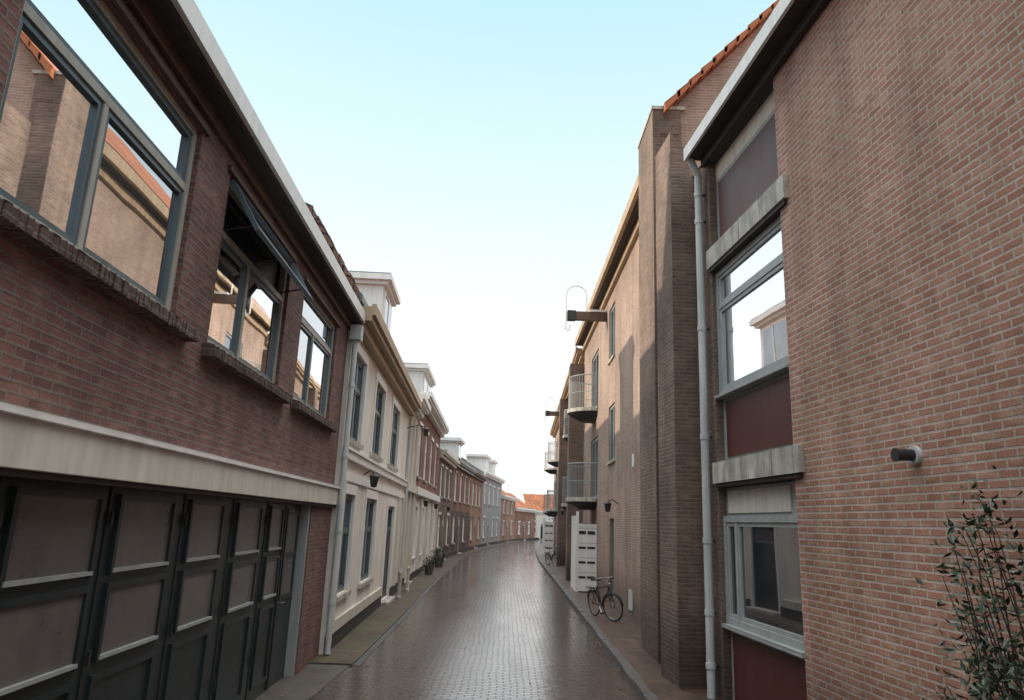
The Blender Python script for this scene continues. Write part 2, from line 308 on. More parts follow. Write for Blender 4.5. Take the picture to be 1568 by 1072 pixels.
# ------------------------------------------------------------ generic row house
def rowhouse(name,P,Q,side,u0,depth,eave,ridge,wm,roofm,floors,gm_=None,gz=0,frameM=WHITE,glassM=G3,trimM=WHITE,proj=.3,plinth=.3,doors=(),mull=True,sills=True,extra=None,trim_h=.28,surround=None):
    fr=Fr(P,Q,side,u0);L=fr.len;E=empty(name,fr.T(u0+L/2,0,0));w,fm,gm,tr=MB(),MB(),MB(),MB()
    ops=[]
    for fl in floors:
        z0,z1,ws=fl
        for a,b in ws: ops.append((a,b,z0,z1,'w'))
    for a,b,z1 in doors: ops.append((a,b,.12,z1,'d'))
    u1=u0+L
    if gz:
        w.wall(fr,u0,u1,0,gz,[o[:4] for o in ops if o[3]<=gz],gm_);w.wall(fr,u0,u1,gz,eave,[o[:4] for o in ops if o[2]>=gz],wm)
    else: w.wall(fr,u0,u1,0,eave,[o[:4] for o in ops],wm)
    body(w,fr,u0,u1,depth,eave,ridge,wm,roofm,over=.1)
    for o in ops:
        a,b,c,e,k=o
        if surround:
            for q in ((a-.12,a,c,e),(b,b+.12,c,e),(a-.14,b+.14,e,e+.2)): tr.box(fr,q[0],q[1],.001,.035,q[2],q[3],surround)
            if k=='w': tr.box(fr,a-.15,b+.15,.001,.08,c-.1,c-.003,STONE)
        if k=='w':
            hw=(b-a)
            window(fm,gm,fr,a,b,c,e,frameM,BLUEF if frameM!=WHITE else WHITE,glassM,fw=.08,mull=((a+b)/2,) if mull and hw>1.0 else (),trans=(c+(e-c)*.62,),sash=.04)
            if sills: tr.box(fr,a-.06,b+.06,.001,.09,c-.09,c-.005,STONE)
            if sills: tr.box(fr,a-.05,b+.05,.001,.03,e+.002,e+.16,trimM)
        else:
            fm.box(fr,a,a+.09,-.14,-.04,.12,e,frameM);fm.box(fr,b-.09,b,-.14,-.04,.12,e,frameM);fm.box(fr,a+.09,b-.09,-.14,-.04,e-.09,e,frameM)
            fm.box(fr,a+.09,b-.09,-.14,-.06,.12,2.15,DGRN);fm.box(fr,a+.09,b-.09,-.14,-.05,2.15,2.22,frameM)
            for zz in (.3,1.2): fm.box(fr,a+.2,b-.2,-.06,-.045,zz,zz+.7,DGRN)
            gm.poly(fr,[(a+.09,-.1,2.22),(b-.09,-.1,2.22),(b-.09,-.1,e-.09),(a+.09,-.1,e-.09)],G2)
            tr.box(fr,a-.1,b+.1,.001,.25,0,.11,STONE)
    if plinth:
        dz=sorted([(o[0],o[1]) for o in ops if o[4]=='d']);x=u0
        for a,b in dz+[(u1,u1)]:
            if a-.1>x: tr.box(fr,x,a-.1 if a<u1 else u1,.001,.037,0,plinth,PLIN)
            x=b+.1
    tr.box(fr,u0+.01,u1-.01,.001,proj,eave-.1,eave-.1+trim_h,trimM);tr.box(fr,u0+.02,u1-.02,.002,proj*.55,eave-.28,eave-.1,trimM)
    tr.box(fr,u0+.01,u1-.01,proj-.02,proj+.07,eave-.1+trim_h*.4,eave-.05+trim_h,trimM)
    if extra: extra(fr,w,fm,gm,tr,E)
    w.fin('walls_and_roof',E);fm.fin('window_frames',E);gm.fin('panes',E);tr.fin('trim',E,bevel=.006);return fr,E
def dormer(fr,tr,gm,fm,a,b,d0,d1,z0,z1,m=WHITE,cap=.3):
    tr.box(fr,a,b,d0,d1,z0,z1,m)
    tr.box(fr,a-.12,b+.12,d0,d1+.14,z1,z1+cap*.4,m);tr.box(fr,a-.24,b+.24,d0,d1+.26,z1+cap*.4,z1+cap,m);tr.box(fr,a-.2,b+.2,d0,d1+.22,z1+cap+.001,z1+cap+.05,ZINC)
    h=z1-z0
    fm.box(fr,a+.2,b-.2,d1,d1+.05,z0+h*.35,z1-.12,WHITE);gm.poly(fr,[(a+.3,d1+.055,z0+h*.38),(b-.3,d1+.055,z0+h*.38),(b-.3,d1+.055,z1-.2),(a+.3,d1+.055,z1-.2)],G3)
    fm.box(fr,(a+b)/2-.03,(a+b)/2+.03,d1+.05,d1+.075,z0+h*.36,z1-.14,WHITE)
def lantern(mb,fr,u,z,d=.35):
    mb.tube([fr.T(u,.0,z),fr.T(u,d*.6,z+.12),fr.T(u,d,z+.05)],.015,DARK,6)
    c=fr.T(u,d,0);mb.lathe((c.x,c.y),[(.0,z+.06),(.13,z-.02),(.11,z-.04),(.07,z-.26),(.0,z-.28)],DARK,10)
# ------------------------------------------------------------ L2 white house
def ex2(fr,w,fm,gm,tr,E):
    tr.box(fr,14.1,26.6,.001,.10,3.62,3.78,WHITE);tr.box(fr,14.1,26.6,.001,.05,3.2,3.36,WHITE);tr.box(fr,14.1,26.6,.001,.14,3.78,3.83,WHITE)
    for u in (14.12,24.75,26.1): tr.box(fr,u,u+.4,.001,.07,.33,3.2,CREAM)
    tr.box(fr,14.53,21.7,.001,.06,.33,.55,CREAM)
    dormer(fr,tr,gm,fm,21.3,23.5,-2.0,-.55,6.7,9.55)
    dp=MB();dp.tube([fr.T(26.55,.1,.1),fr.T(26.55,.1,6.4)],.05,PIPEW,10);dp.fin('drainpipe',E)
    vt=MB();n=9
    for i in range(n):
        d=.06-i*.13;z=7.08+i*.205
        vt.box(fr,13.70,14.22,d-.24,d,z-.6,z,T_BR,ztop=(z+.06,z-.05))
    vt.fin('tiled_verge',E,bevel=.015)
    zr=MB();zr.box(fr,14.25,18.5,-1.2,.1,6.86,7.35,ZINC,ztop=(8.2,7.0));zr.fin('zinc_roof_strip',E)
    lm=MB();lantern(lm,fr,17.0,3.45,.25);lm.fin('wall_lamp',E)
    hl=MB();lantern(hl,fr,26.0,5.7,.7);hl.fin('wall_lantern',E)
rowhouse('white_house',(-3.24,14.05),(-3.74,26.62),'L',14.05,8,6.5,8.4,PLWH,T_BR,
  [(4.05,5.87,[(14.5,16.0),(17.75,19.5),(21.4,23.4)]),(.98,2.95,[(14.7,15.95),(17.6,19.4)])],doors=[(22.0,23.7,2.85)],frameM=BLUEF,trimM=GOLD,proj=.36,plinth=.32,extra=ex2,sills=False,trim_h=.3,surround=WHITE,glassM=G2)
# ------------------------------------------------------------ further left houses
def ex3(fr,w,fm,gm,tr,E):
    for u in (26.75,28.2,29.7): tr.box(fr,u,u+.28,.001,.09,.33,6.3,CREAM)
    tr.box(fr,26.7,30,.001,.16,3.5,3.75,CREAM)
rowhouse('cream_shop_house',(-3.74,26.64),(-3.85,30.05),'L',26.64,8,6.9,9.2,PLAST,T_DK,[(4.1,6.2,[(27.2,28.1),(28.65,29.6)]),(.9,3.0,[(27.2,28.1)])],doors=[(28.7,29.6,3.0)],trimM=WHITE,proj=.45,extra=ex3,sills=False)
def ex4(fr,w,fm,gm,tr,E):
    dormer(fr,tr,gm,fm,34.2,38.4,-2.8,-.35,7.7,9.5)
    for u in (30.2,33.2,36.3,39.3,42.4): tr.box(fr,u,u+.4,.001,.1,.33,3.5,CREAM)
    tr.box(fr,30.1,43,.001,.2,3.5,3.8,WHITE)
    lm=MB()
    for u in (31.8,37.5): lantern(lm,fr,u,3.3,.4)
    lm.fin('wall_lamps',E)
    c=MB();c.box(fr,42.2,42.8,-3.2,-2.4,8.5,11,B_RED);c.fin('chimney',E)
rowhouse('red_brick_house',(-3.86,30.1),(-4.08,43),'L',30.1,8,7.6,9.6,B_RED,T_DK,[(4.3,6.5,[(31,32.3),(34,35.3),(37,38.3),(40,41.3)]),(.9,3.0,[(31,32.4),(34,35.4),(40,41.4)])],gm_=PLWH,gz=3.5,doors=[(37.1,38.3,2.9)],extra=ex4,proj=.42)
def ex5(fr,w,fm,gm,tr,E):
    for u in (44.5,47.5,50):
        k=(9.3-6.4)/4
        tr.poly(fr,[(u,-.6,6.62+.6*k),(u+.9,-.6,6.62+.6*k),(u+.9,-1.7,6.62+1.7*k),(u,-1.7,6.62+1.7*k)],G1)
        tr.box(fr,u-.06,u,-1.75,-.55,6.5,7.2,DARK,ztop=(6.62+1.75*k,6.62+.55*k))
    lm=MB();lantern(lm,fr,46,3.3,.4);lm.fin('wall_lamp',E)
rowhouse('dark_roof_house',(-4.08,43.05),(-3.85,52),'L',43.05,8,6.4,9.3,B_PI,T_DK,[(3.9,5.7,[(44.2,45.3),(46.6,47.7),(49.2,50.3)]),(.9,2.8,[(44.2,45.5),(49.2,50.4)])],doors=[(46.6,47.7,2.8)],trimM=CREAM,extra=ex5,proj=.35)
def ex6(fr,w,fm,gm,tr,E):
    dormer(fr,tr,gm,fm,55,57.2,-2,-.2,6.6,8.3);c=MB();c.box(fr,60,60.7,-4.4,-3.6,8.6,10.6,B_RED);c.fin('chimney',E)
rowhouse('brick_terrace_house',(-3.85,52.05),(-3.1,64),'L',52.05,8,6.6,9.6,B_RED,T_DK,[(3.9,5.9,[(53,54.2),(56,57.2),(59,60.2),(62,63.2)]),(.9,2.8,[(53,54.3),(59,60.3)])],doors=[(56.2,57.2,2.8)],gm_=B_DRK,gz=3.2,extra=ex6,proj=.35,trimM=DGRN)
rowhouse('orange_brick_house',(-3.1,64.05),(-2.44,73.8),'L',64.05,8,6.6,9.2,B_ORG,T_BR,[(3.9,5.8,[(65,66.2),(68,69.2),(71,72.2)]),(.9,2.8,[(65,66.3),(71,72.3)])],doors=[(68.2,69.2,2.8)],proj=.35,trimM=WOOD)
def ex8(fr,w,fm,gm,tr,E):
    dormer(fr,tr,gm,fm,76,78.5,-2.2,-.2,7.4,9.0);dormer(fr,tr,gm,fm,82,84.5,-2.2,-.2,7.4,9.0)
rowhouse('grey_painted_house',(-2.42,73.85),(-.62,89.8),'L',73.85,8,7.3,9.6,PLGR,T_DK,[(4.3,6.3,[(75,76.3),(78.5,79.8),(82,83.3),(86,87.3)]),(.9,2.9,[(75,76.3),(82,83.3),(86,87.3)])],doors=[(78.5,79.5,2.9)],extra=ex8,proj=.35)
rowhouse('brown_brick_house',(-.6,89.9),(1.3,104),'L',89.9,8,5.6,8.4,B_ORG,T_OR,[(3.6,5.0,[(92,93.2),(96,97.2),(100,101.2)]),(.9,2.6,[(92,93.2),(100,101.2)])],doors=[(96,97,2.6)],proj=.3)
rowhouse('corner_brick_house',(1.35,104.1),(4.6,116),'L',104.1,8,4.4,7.0,B_RED,T_OR,[(.9,2.6,[(106,107.2),(112,113.2)])],doors=[(109,110,2.6)],proj=.3)
rowhouse('end_white_house',(3.4,118.0),(12,119.5),'L',0,8,4.3,7.2,PLWH,T_OR,[(.9,2.6,[(.6,1.6),(3.4,4.6)]),(2.9,3.9,[(.6,1.6),(3.4,4.6)])],doors=[(2.2,3.0,2.5)],proj=.2)
# ------------------------------------------------------------ R1 near brick building
r1=Fr((3.2,12.0),(3.2-.083*12,24.0),'R',12.0)
E=empty('brick_apartment_building',r1.T(6,0,0));w,fm,gm,tr=MB(),MB(),MB(),MB()
w.wall(r1,-12,8.72,0,8.75,[],B_R1);w.wall(r1,11.22,12.0,0,8.75,[],B_PI)
w.poly(r1,[(8.72,0,0),(8.72,-.16,0),(8.72,-.16,8.75),(8.72,0,8.75)],B_R1);w.poly(r1,[(11.22,0,0),(11.22,-.16,0),(11.22,-.16,8.75),(11.22,0,8.75)],B_PI)
body(w,r1,-12,13.2,10,8.75,10.6,B_R1,T_OR,over=.0)
w.wall(r1,12.0,13.2,0,8.75,[],B_PI)
a,b=8.725,11.215;D=-.14
def fbox(z0,z1,m,d=0.0): tr.box(r1,a,b,D-.04,D+.02+d,z0,z1,m)
fbox(8.30,8.60,CREAM);fbox(7.04,8.298,GREYF);tr.box(r1,a+.12,b-.14,D+.02,D+.035,7.12,8.22,BRED)
for z0,z1 in ((6.70,7.03),(3.20,3.52)):
    u=a-.26
    tr.box(r1,u,b+.05,-.02,.07,z0,z1,STONE);tr.box(r1,a,b,D-.04,-.02,z0+.002,z1,STONE)
    tr.box(r1,u+.05,b,-.05,.045,z0-.06,z0-.001,SOFF)
    for q in range(1,4): tr.box(r1,u+q*.72,u+q*.72+.008,.0,.0715,z0+.002,z1+.001,SOFF)
fbox(3.525,4.56,GREYF);tr.box(r1,a+.12,b-.14,D+.02,D+.035,3.6,4.46,BRED)
window(fm,gm,r1,a,b,4.562,6.63,GREYF,GREYF,G1,dep=.14,fw=.09,trans=(6.02,),sash=.06)
tr.box(r1,a+.02,b-.02,-.09,.03,4.52,4.565,GREYF)
fbox(2.72,3.13,GREYF);tr.box(r1,a+.35,b-.12,D+.02,D+.04,2.76,3.08,CREAM)
window(fm,gm,r1,a,b,1.17,2.715,GREYF,GREYF,G2,dep=.14,fw=.09,mull=(10.75,),sash=.06)
tr.box(r1,a+.02,b-.02,-.09,.02,1.12,1.168,GREYF)
fbox(0.0,1.12,GREYF);tr.box(r1,a+.1,b-.12,D+.02,D+.035,.12,1.04,BRED)
tr.box(r1,-12,11.35,.001,.36,8.755,8.80,SOFF);tr.box(r1,-12,11.38,.33,.38,8.74,8.96,WHITE);tr.box(r1,11.33,11.38,.0,.33,8.81,8.95,WHITE);tr.box(r1,-12,11.3,.02,.1,8.60,8.752,SOFF);tr.box(r1,a,b,D-.04,.02,8.605,8.75,SOFF)
w.fin('walls_and_roof',E);fm.fin('window_frames',E);gm.fin('panes',E);tr.fin('trim',E,bevel=.006)
dp=MB();dp.tube([r1.T(11.42,.12,.1),r1.T(11.42,.12,8.5),r1.T(11.35,.28,8.78)],.062,PIPEW,12)
for z in (.5,1.25,2.3,3.9,5.7,7.6,8.1): dp.tube([r1.T(11.42,.12,z),r1.T(11.42,.12,z+.08)],.074,PIPEW,12);dp.box(r1,11.40,11.44,0,.1,z+.02,z+.05,DARK)
dp.fin('drainpipe',E)
vp=MB()
vp.tube([r1.T(6.42,.0,3.22),r1.T(6.42,.035,3.22)],.085,PIPEW,20);vp.tube([r1.T(6.42,.03,3.22),r1.T(6.42,.19,3.215)],.052,DARK,20);vp.tube([r1.T(6.42,.19,3.215),r1.T(6.42,.2,3.215)],.062,DARK,20);vp.fin('wall_vent_pipe',E)
pa=MB();pa.box(r1,12.0,12.95,.001,.42,0,9.4,B_PI,ztop=(9.2,9.66));pa.box(r1,11.97,12.98,-.02,.45,9.16,9.22,STONE,ztop=(9.24,9.71)) if False else None;pa.fin('pier',E)
# ------------------------------------------------------------ R2 middle building
def hoist(mb,fr,u,z,L,scale=1.):
    mb.box(fr,u-.12,u+.12,0,L,z,z+.3,WOOD);mb.box(fr,u-.15,u+.15,0,L*.45,z+.3,z+.38,WHITE);mb.box(fr,u-.14,u+.14,L-.3,L+.01,z-.02,z+.33,DARK)
    pts=[fr.T(u,L+.06,z-.35)]+[fr.T(u,L+.06,z+.3*k) for k in range(1,4)]
    for k in range(13):
        t=math.pi*k/12;pts.append(fr.T(u,L+.06-.38+.38*math.cos(t),z+.95+.38*math.sin(t)))
    pts.append(fr.T(u,L-.7,z+.35));mb.tube(pts,.028,WHITE,6)
    mb.tube([fr.T(u,L+.06,z-.35),fr.T(u,L-.02,z-.42),fr.T(u,L-.1,z-.35),fr.T(u,L-.1,z-.2)],.02,WHITE,6)
def balcony(mb,fr,u,z,r=1.05,rail=1.35):
    c=fr.T(u,0,0);base=math.atan2(fr.o.y,fr.o.x)
    a0,a1=base-math.pi/2,base+math.pi/2
    mb.lathe((c.x,c.y),[(0.01,z-.42),(r*.55,z-.4),(r*.92,z-.2),(r,z-.12)],DARK,24,a0,a1)
    mb.lathe((c.x,c.y),[(r,z-.12),(r+.03,z-.11),(r+.03,z+.03),(r,z+.04),(.01,z+.04)],STONE,24,a0,a1)
    for h in (rail,rail*.5):
        pts=[(c.x+(r-.03)*math.cos(a0+(a1-a0)*k/20),c.y+(r-.03)*math.sin(a0+(a1-a0)*k/20),z+h) for k in range(21)];mb.tube(pts,.022 if h==rail else .012,GREYF,6)
    for k in range(0,27):
        t=a0+(a1-a0)*k/26;x,y=c.x+(r-.03)*math.cos(t),c.y+(r-.03)*math.sin(t);mb.tube([(x,y,z),(x,y,z+rail)],.009,GREYF,5)
def gate(mb,X0,X1,Y,z0,z1):
    mb.box(WF,X0,X1,Y,Y+.06,z0,z1,WHITE);mb.box(WF,X0-.02,X0+.08,Y-.02,Y+.1,z0-.05,3.0,WHITE);mb.box(WF,X0+.08,X1,Y-.015,Y,z1-.08,z1,WHITE);mb.box(WF,X0+.08,X1,Y-.015,Y,z0,z0+.25,WHITE)
    h=(z1-z0-.3)/4
    for i in range(4):
        z=z0+.45+i*h
        for a,b in ((.12,.46),(.54,.92)): mb.box(WF,X0+(X1-X0)*a,X0+(X1-X0)*b,Y-.012,Y+.001,z+.0,z+.08+(.04 if i==3 else 0),DARK)
        mb.box(WF,X0+.08,X1,Y-.006,Y+.001,z+.2,z+.215,GREYF)
    mb.box(WF,X0+.02,X0+.08,Y+.1,Y+2.4,z0-.05,z1+.3,WHITE)
r2=Fr((3.45,14.05),(3.45,33.0),'R',14.05)
E=empty('gabled_brick_building',(3.6,23,0));w,fm,gm,tr=MB(),MB(),MB(),MB()
wo=[(23.3,24.7,8.1,10.0),(23.3,24.7,4.6,6.5),(27.7,30.0,7.05,9.4),(27.7,30.0,3.55,5.9)]
w.wall(r2,14.05,33,0,10.85,wo+[(23.4,24.4,.12,2.75),(30.6,32.2,.9,2.6)],B_R2)
w.poly(WF,[(3.05,14.05,0),(11.5,14.05,0),(11.5,14.05,11.3),(7.3,14.05,15.7),(3.05,14.05,11.3)],B_R2)
w.poly(WF,[(3.45,33,0),(11.5,33,0),(11.5,33,11.3),(7.3,33,15.7),(3.45,33,11.3)],B_R2)
w.poly(WF,[(11.5,14.05,0),(11.5,33,0),(11.5,33,11.3),(11.5,14.05,11.3)],B_R2)
w.poly(WF,[(3.0,14.0,11.1),(3.0,33,11.1),(7.3,33,15.8),(7.3,14.0,15.8)],T_OR,[(0,0),(19,0),(19,6),(0,6)])
w.poly(WF,[(12,14.0,10.95),(12,33,10.95),(7.3,33,15.8),(7.3,14.0,15.8)],T_OR,[(0,0),(19,0),(19,6),(0,6)])
for o in wo: window(fm,gm,r2,*o,GREYF,BLUEF,G2 if o[0]>27 else G1,fw=.08,mull=((o[0]+o[1])/2,),sash=.04)
window(fm,gm,r2,30.6,32.2,.9,2.6,GREYF,BLUEF,G2,fw=.08)
fm.box(r2,23.4,24.4,-.14,-.08,.12,2.75,BLUEF)
tr.box(r2,14.0,33,.001,.42,10.77,10.85,SOFF);tr.box(r2,15.75,33,.36,.47,10.75,11.06,GOLD);tr.box(r2,14.1,33,.001,.12,10.5,10.768,GOLD)
for o in wo: tr.box(r2,o[0]-.05,o[1]+.05,.001,.07,o[2]-.08,o[2]-.004,STONE)
tr.box(r2,19.7,19.95,.0,.02,4.1,4.45,WHITE);tr.box(r2,19.9,20.5,.0,.03,.35,.85,PIPEW)
pr=MB();pr.box(WF,2.88,3.5,14.0,15.7,0,11.42,B_PI);pr.box(WF,2.86,3.6,13.98,15.72,11.423,11.5,STONE);pr.fin('gable_pier',E)
vt=MB();n=17
for i in range(n):
    x=3.12+i*.27;z=11.42+i*.27*1.06
    A=[(x,13.84,z-.12),(x+.33,13.84,z+.26),(x+.33,13.84,z+.38),(x,13.84,z+.08)]
    Bk=[(p[0],14.3,p[2]) for p in A]
    vt.poly(WF,A,T_OR,[(.1,.15)]*4);vt.poly(WF,Bk,T_OR,[(.1,.15)]*4)
    for q in range(4): r=(q+1)%4;vt.poly(WF,[A[q],A[r],Bk[r],Bk[q]],T_OR,[(.1,.15)]*4)
vt.fin('verge_tiles',E,bevel=.012)
dp=MB();dp.tube([r2.T(16.1,.1,.1),r2.T(16.1,.1,7.2)],.05,DARK,10)
for z in (7.1,3.6): dp.box(r2,15.98,16.22,0,.22,z,z+.3,ZINC)
for z in (1.2,5.2):dp.tube([r2.T(16.1,.1,z),r2.T(16.1,.1,z+.08)],.06,DARK,10)
dp.fin('drainpipe',E)
hb=MB();hoist(hb,r2,25.4,9.85,1.45);hb.fin('hoisting_beam',E)
bl=MB();balcony(bl,r2,28.9,3.5,1.08);balcony(bl,r2,28.9,7.0,1.08);bl.fin('balconies',E)
gt=MB();gate(gt,2.68,3.44,27.7,.14,2.55);gt.fin('entrance_screen',E)
lm=MB();lantern(lm,r2,22.7,3.2,.3);lm.fin('wall_lamp',E)
w.fin('walls_and_roof',E);fm.fin('window_frames',E);gm.fin('panes',E);tr.fin('trim',E,bevel=.006)
# ------------------------------------------------------------ R3
def ex9(fr,w,fm,gm,tr,E):
    p=MB()
    p.box(fr,33.0,34.0,.001,.72,0,9.9,B_PI);p.box(fr,44.6,45.4,.001,.6,0,10.2,B_PI);p.fin('piers',E)
    h=MB();hoist(h,fr,50,9.9,1.35);h.fin('hoisting_beam',E)
    b=MB()
    for z in (3.5,7.0): balcony(b,fr,37.5,z,.75);balcony(b,fr,53,z);balcony(b,fr,61,z)
    b.fin('balconies',E)
    g=MB();gate(g,3.15,3.95,60,.14,2.7);g.fin('entrance_screen',E)
    lm=MB();lantern(lm,fr,43,3.3,.4);lantern(lm,fr,56,3.3,.4);lm.fin('wall_lamps',E)
rowhouse('balcony_apartment_building',(3.5,33.05),(4.25,66),'R',33.05,9,10.5,14,B_R2,T_OR,[(7.3,9.3,[(36.6,38.4),(41,42.3),(47,48.3),(52,54),(57,58.3),(60.2,62)]),(3.8,5.9,[(36.6,38.4),(41,42.3),(47,48.3),(52,54),(57,58.3),(60.2,62)]),(.9,2.7,[(41,42.3),(47,48.3),(57,58.3)])],doors=[(51,52,2.75),(35.3,36.3,2.7)],frameM=GREYF,trimM=GOLD,proj=.4,plinth=0,extra=ex9,glassM=G2)
rowhouse('far_brick_house',(4.6,66.1),(7.3,96),'R',66.1,9,6.5,9,B_ORG,T_OR,[(3.8,5.6,[(70,71.2),(76,77.2),(82,83.2),(90,91.2)]),(.9,2.7,[(70,71.2),(82,83.2)])],doors=[(76,77,2.75)])
# ------------------------------------------------------------ ground
g=MB();g.poly(WF,[(-400,-200,-.03),(400,-200,-.03),(400,700,-.03),(-400,700,-.03)],SOIL);g.fin('ground')
kp=[(2.15,-14),(2.13,11.5),(2.2,19.5),(2.26,32.7),(2.35,50),(2.75,66),(4.0,85),(5.6,104),(8.6,116),(16,122)]
road=MB()
for (x0,y0),(x1,y1) in zip(kp,kp[1:]): road.poly(WF,[(-9,y0,0),(x0+.02,y0,0),(x1+.02,y1,0),(-9,y1,0)],ROAD)
road.fin('road')
kb=MB()
for (x0,y0),(x1,y1) in zip(kp,kp[1:]):
    n=max(1,int((y1-y0)/1.0))
    if y0>60: n=max(1,n//4)
    for i in range(n):
        a=i/n;b=(i+1)/n-.008/n
        xa,ya=x0+(x1-x0)*a,y0+(y1-y0)*a;xb,yb=x0+(x1-x0)*b,y0+(y1-y0)*b
        q=[(xa,ya),(xa+.16,ya),(xb+.16,yb),(xb,yb)];zt=.11+random.uniform(-.004,.004)
        kb.poly(WF,[(*p,zt) for p in q],KERB)
        for k in range(4): r=(k+1)%4;kb.poly(WF,[(*q[k],-.02),(*q[r],-.02),(*q[r],zt),(*q[k],zt)],KERB)
kb.fin('kerb',bevel=.012)
pv=MB()
for (x0,y0),(x1,y1) in zip(kp,kp[1:]): pv.poly(WF,[(x0+.15,y0,.098),(x0+6,y0,.098),(x1+6,y1,.098),(x1+.15,y1,.098)],PAVE)
pv.fin('pavement')
lp=[(-2.55,13.3),(-2.62,20),(-2.8,27),(-2.95,37),(-2.9,47),(-2.5,60),(-1.4,75),(.6,92),(2.6,106)]
pl=MB()
for (x0,y0),(x1,y1) in zip(lp,lp[1:]):
    pl.poly(WF,[(x0,y0,.03),(x0-4,y0,.03),(x1-4,y1,.03),(x1,y1,.03)],PAVM if y0<30 else PAVE);pl.poly(WF,[(x0,y0,0),(x0,y0,.03),(x1,y1,.03),(x1,y1,0)],KERB)
pl.poly(WF,[(-2.55,13.3,0),(-7,13.3,0),(-7,13.3,.03),(-2.55,13.3,.03)],KERB)
pl.fin('pavement')
dr=MB();dr.poly(WF,[(-2.95,-10,.004),(-5,-10,.004),(-5,13.29,.004),(-2.6,13.29,.004)],SLAB);dr.fin('driveway_strip')
gu=MB();dr2=[(-2.42,13.3),(-2.5,20),(-2.68,27),(-2.83,37),(-2.78,47)]
for (x0,y0),(x1,y1) in zip(dr2,dr2[1:]): gu.poly(WF,[(x0,y0,.005),(x0-.125,y0,.005),(x1-.125,y1,.005),(x1,y1,.005)],KERB)
gu.fin('gutter_course')
# ------------------------------------------------------------ bicycles
def bicycle(name,loc,rz,lean=0):
    E=empty(name,loc);mt=Matrix.Translation(Vector(loc))@Matrix.Rotation(rz,4,'Z')@Matrix.Rotation(lean,4,'X')
    b=MB();R=.345
    def wheel(cx,ang):
        rot=Matrix.Rotation(ang,3,'Z');c=Vector((cx,0,R))
        for rr,tr_,m in ((R-.018,.02,RUBB),(R-.045,.011,STEEL)):
            pts=[c+rot@Vector((rr*math.cos(t*2*math.pi/32),0,rr*math.sin(t*2*math.pi/32))) for t in range(33)];b.tube(pts,tr_,m,6)
        for k in range(14):
            t=k*2*math.pi/14;b.tube([c+rot@Vector((0,.025*(-1)**k,0)),c+rot@Vector(((R-.05)*math.cos(t),0,(R-.05)*math.sin(t)))],.003,STEEL,4)
        b.tube([c+rot@Vector((0,-.05,0)),c+rot@Vector((0,.05,0))],.022,STEEL,8)
        pts=[c+rot@Vector(((R+.03)*math.cos(t),0,(R+.03)*math.sin(t))) for t in [math.radians(10+q*12) for q in range(14)]];b.tube(pts,.016,DARK,6)
    wheel(-.53,0);st=.35;wheel(.55,st)
    V=Vector;hd=V((.38,0,.88));bb=V((-.08,0,.3));se=V((-.24,0,.82));ht=V((.41,0,.78))
    for p,q,r in ((bb,se,.017),(se+V((.02,0,-.06)),hd,.016),(bb,ht,.019),(bb,V((-.53,.05,R)),.011),(bb,V((-.53,-.05,R)),.011),(se,V((-.53,.05,R)),.009),(se,V((-.53,-.05,R)),.009),(hd,ht,.02)): b.tube([p,q],r,DARK,8)
    b.tube([ht,V((.48,.05,.66)),V((.55,.06,R))],.012,DARK);b.tube([ht,V((.48,-.05,.66)),V((.55,-.06,R))],.012,DARK)
    b.tube([hd,V((.36,0,1.06))],.013,STEEL)
    b.tube([V((.12,.31,1.02)),V((.26,.28,1.06)),V((.40,.16,1.09)),V((.37,0,1.07)),V((.40,-.16,1.09)),V((.26,-.28,1.06)),V((.12,-.31,1.02))],.012,STEEL)
    for s in (1,-1): b.tube([V((.08,.315*s,1.015)),V((.2,.295*s,1.045))],.018,RUBB)
    b.tube([se,V((-.26,0,.96))],.012,STEEL);b.box(WF,-.42,-.2,-.1,.1,.96,1.02,RUBB);b.box(WF,-.2,-.05,-.035,.035,.97,1.01,RUBB)
    b.box(WF,-.82,-.38,-.07,.07,.73,.75,DARK);b.tube([V((-.78,.06,.73)),V((-.53,.06,R))],.007,DARK);b.tube([V((-.78,-.06,.73)),V((-.53,-.06,R))],.007,DARK)
    b.tube([bb+V((0,-.07,0)),bb+V((.12,-.08,-.13))],.01,STEEL);b.tube([bb+V((0,.07,0)),bb+V((-.12,.08,.13))],.01,STEEL)
    b.box(WF,.07,.17,-.15,-.07,.15,.18,RUBB);b.box(WF,-.17,-.07,.07,.15,.42,.45,RUBB);b.tube([bb+V((0,-.06,0)),bb+V((0,-.05,0))],.09,STEEL,16)
    b.lathe((.46,0),[(0,.86),(.05,.87),(.05,.93),(0,.95)],STEEL,10)
    b.v=[mt@v for v in b.v];b.fin('frame_and_wheels',E)
bicycle('bicycle',(2.72,20.2,.1),math.radians(-70),math.radians(6))
bicycle('bicycle',(2.85,44,.1),math.radians(-68),math.radians(6))
# ------------------------------------------------------------ flower pots, bollards
def pot(x,y,z,s=1):
    E=empty('potted_plant',(x,y,z));p=MB();p.lathe((x,y),[(0,z),(.15*s,z),(.21*s,z+.34*s),(.23*s,z+.34*s),(.23*s,z+.4*s),(.19*s,z+.4*s),(.18*s,z+.34*s),(0,z+.34*s)],POTM,18);p.fin('pot',E)
    l=MB()
    for k in range(220):
        a=random.uniform(0,6.28);r=.28*s*math.sqrt(random.random());hh=z+.36*s+random.random()*.5*s*(1-r/.4/s*.6)
        c=Vector((x+r*math.cos(a),y+r*math.sin(a),hh));u=Vector((random.gauss(0,1),random.gauss(0,1),random.gauss(0,.6))).normalized()*.05;v=u.cross(Vector((random.gauss(0,1),random.gauss(0,1),1))).normalized()*.025
        i=len(l.v);l.v+=[c-u,c+v,c+u,c-v];l.f.append([i,i+1,i+2,i+3]);l.m.append(l.mi(LEAF));l.uv.append([(0,0)]*4)
    l.fin('foliage',E)
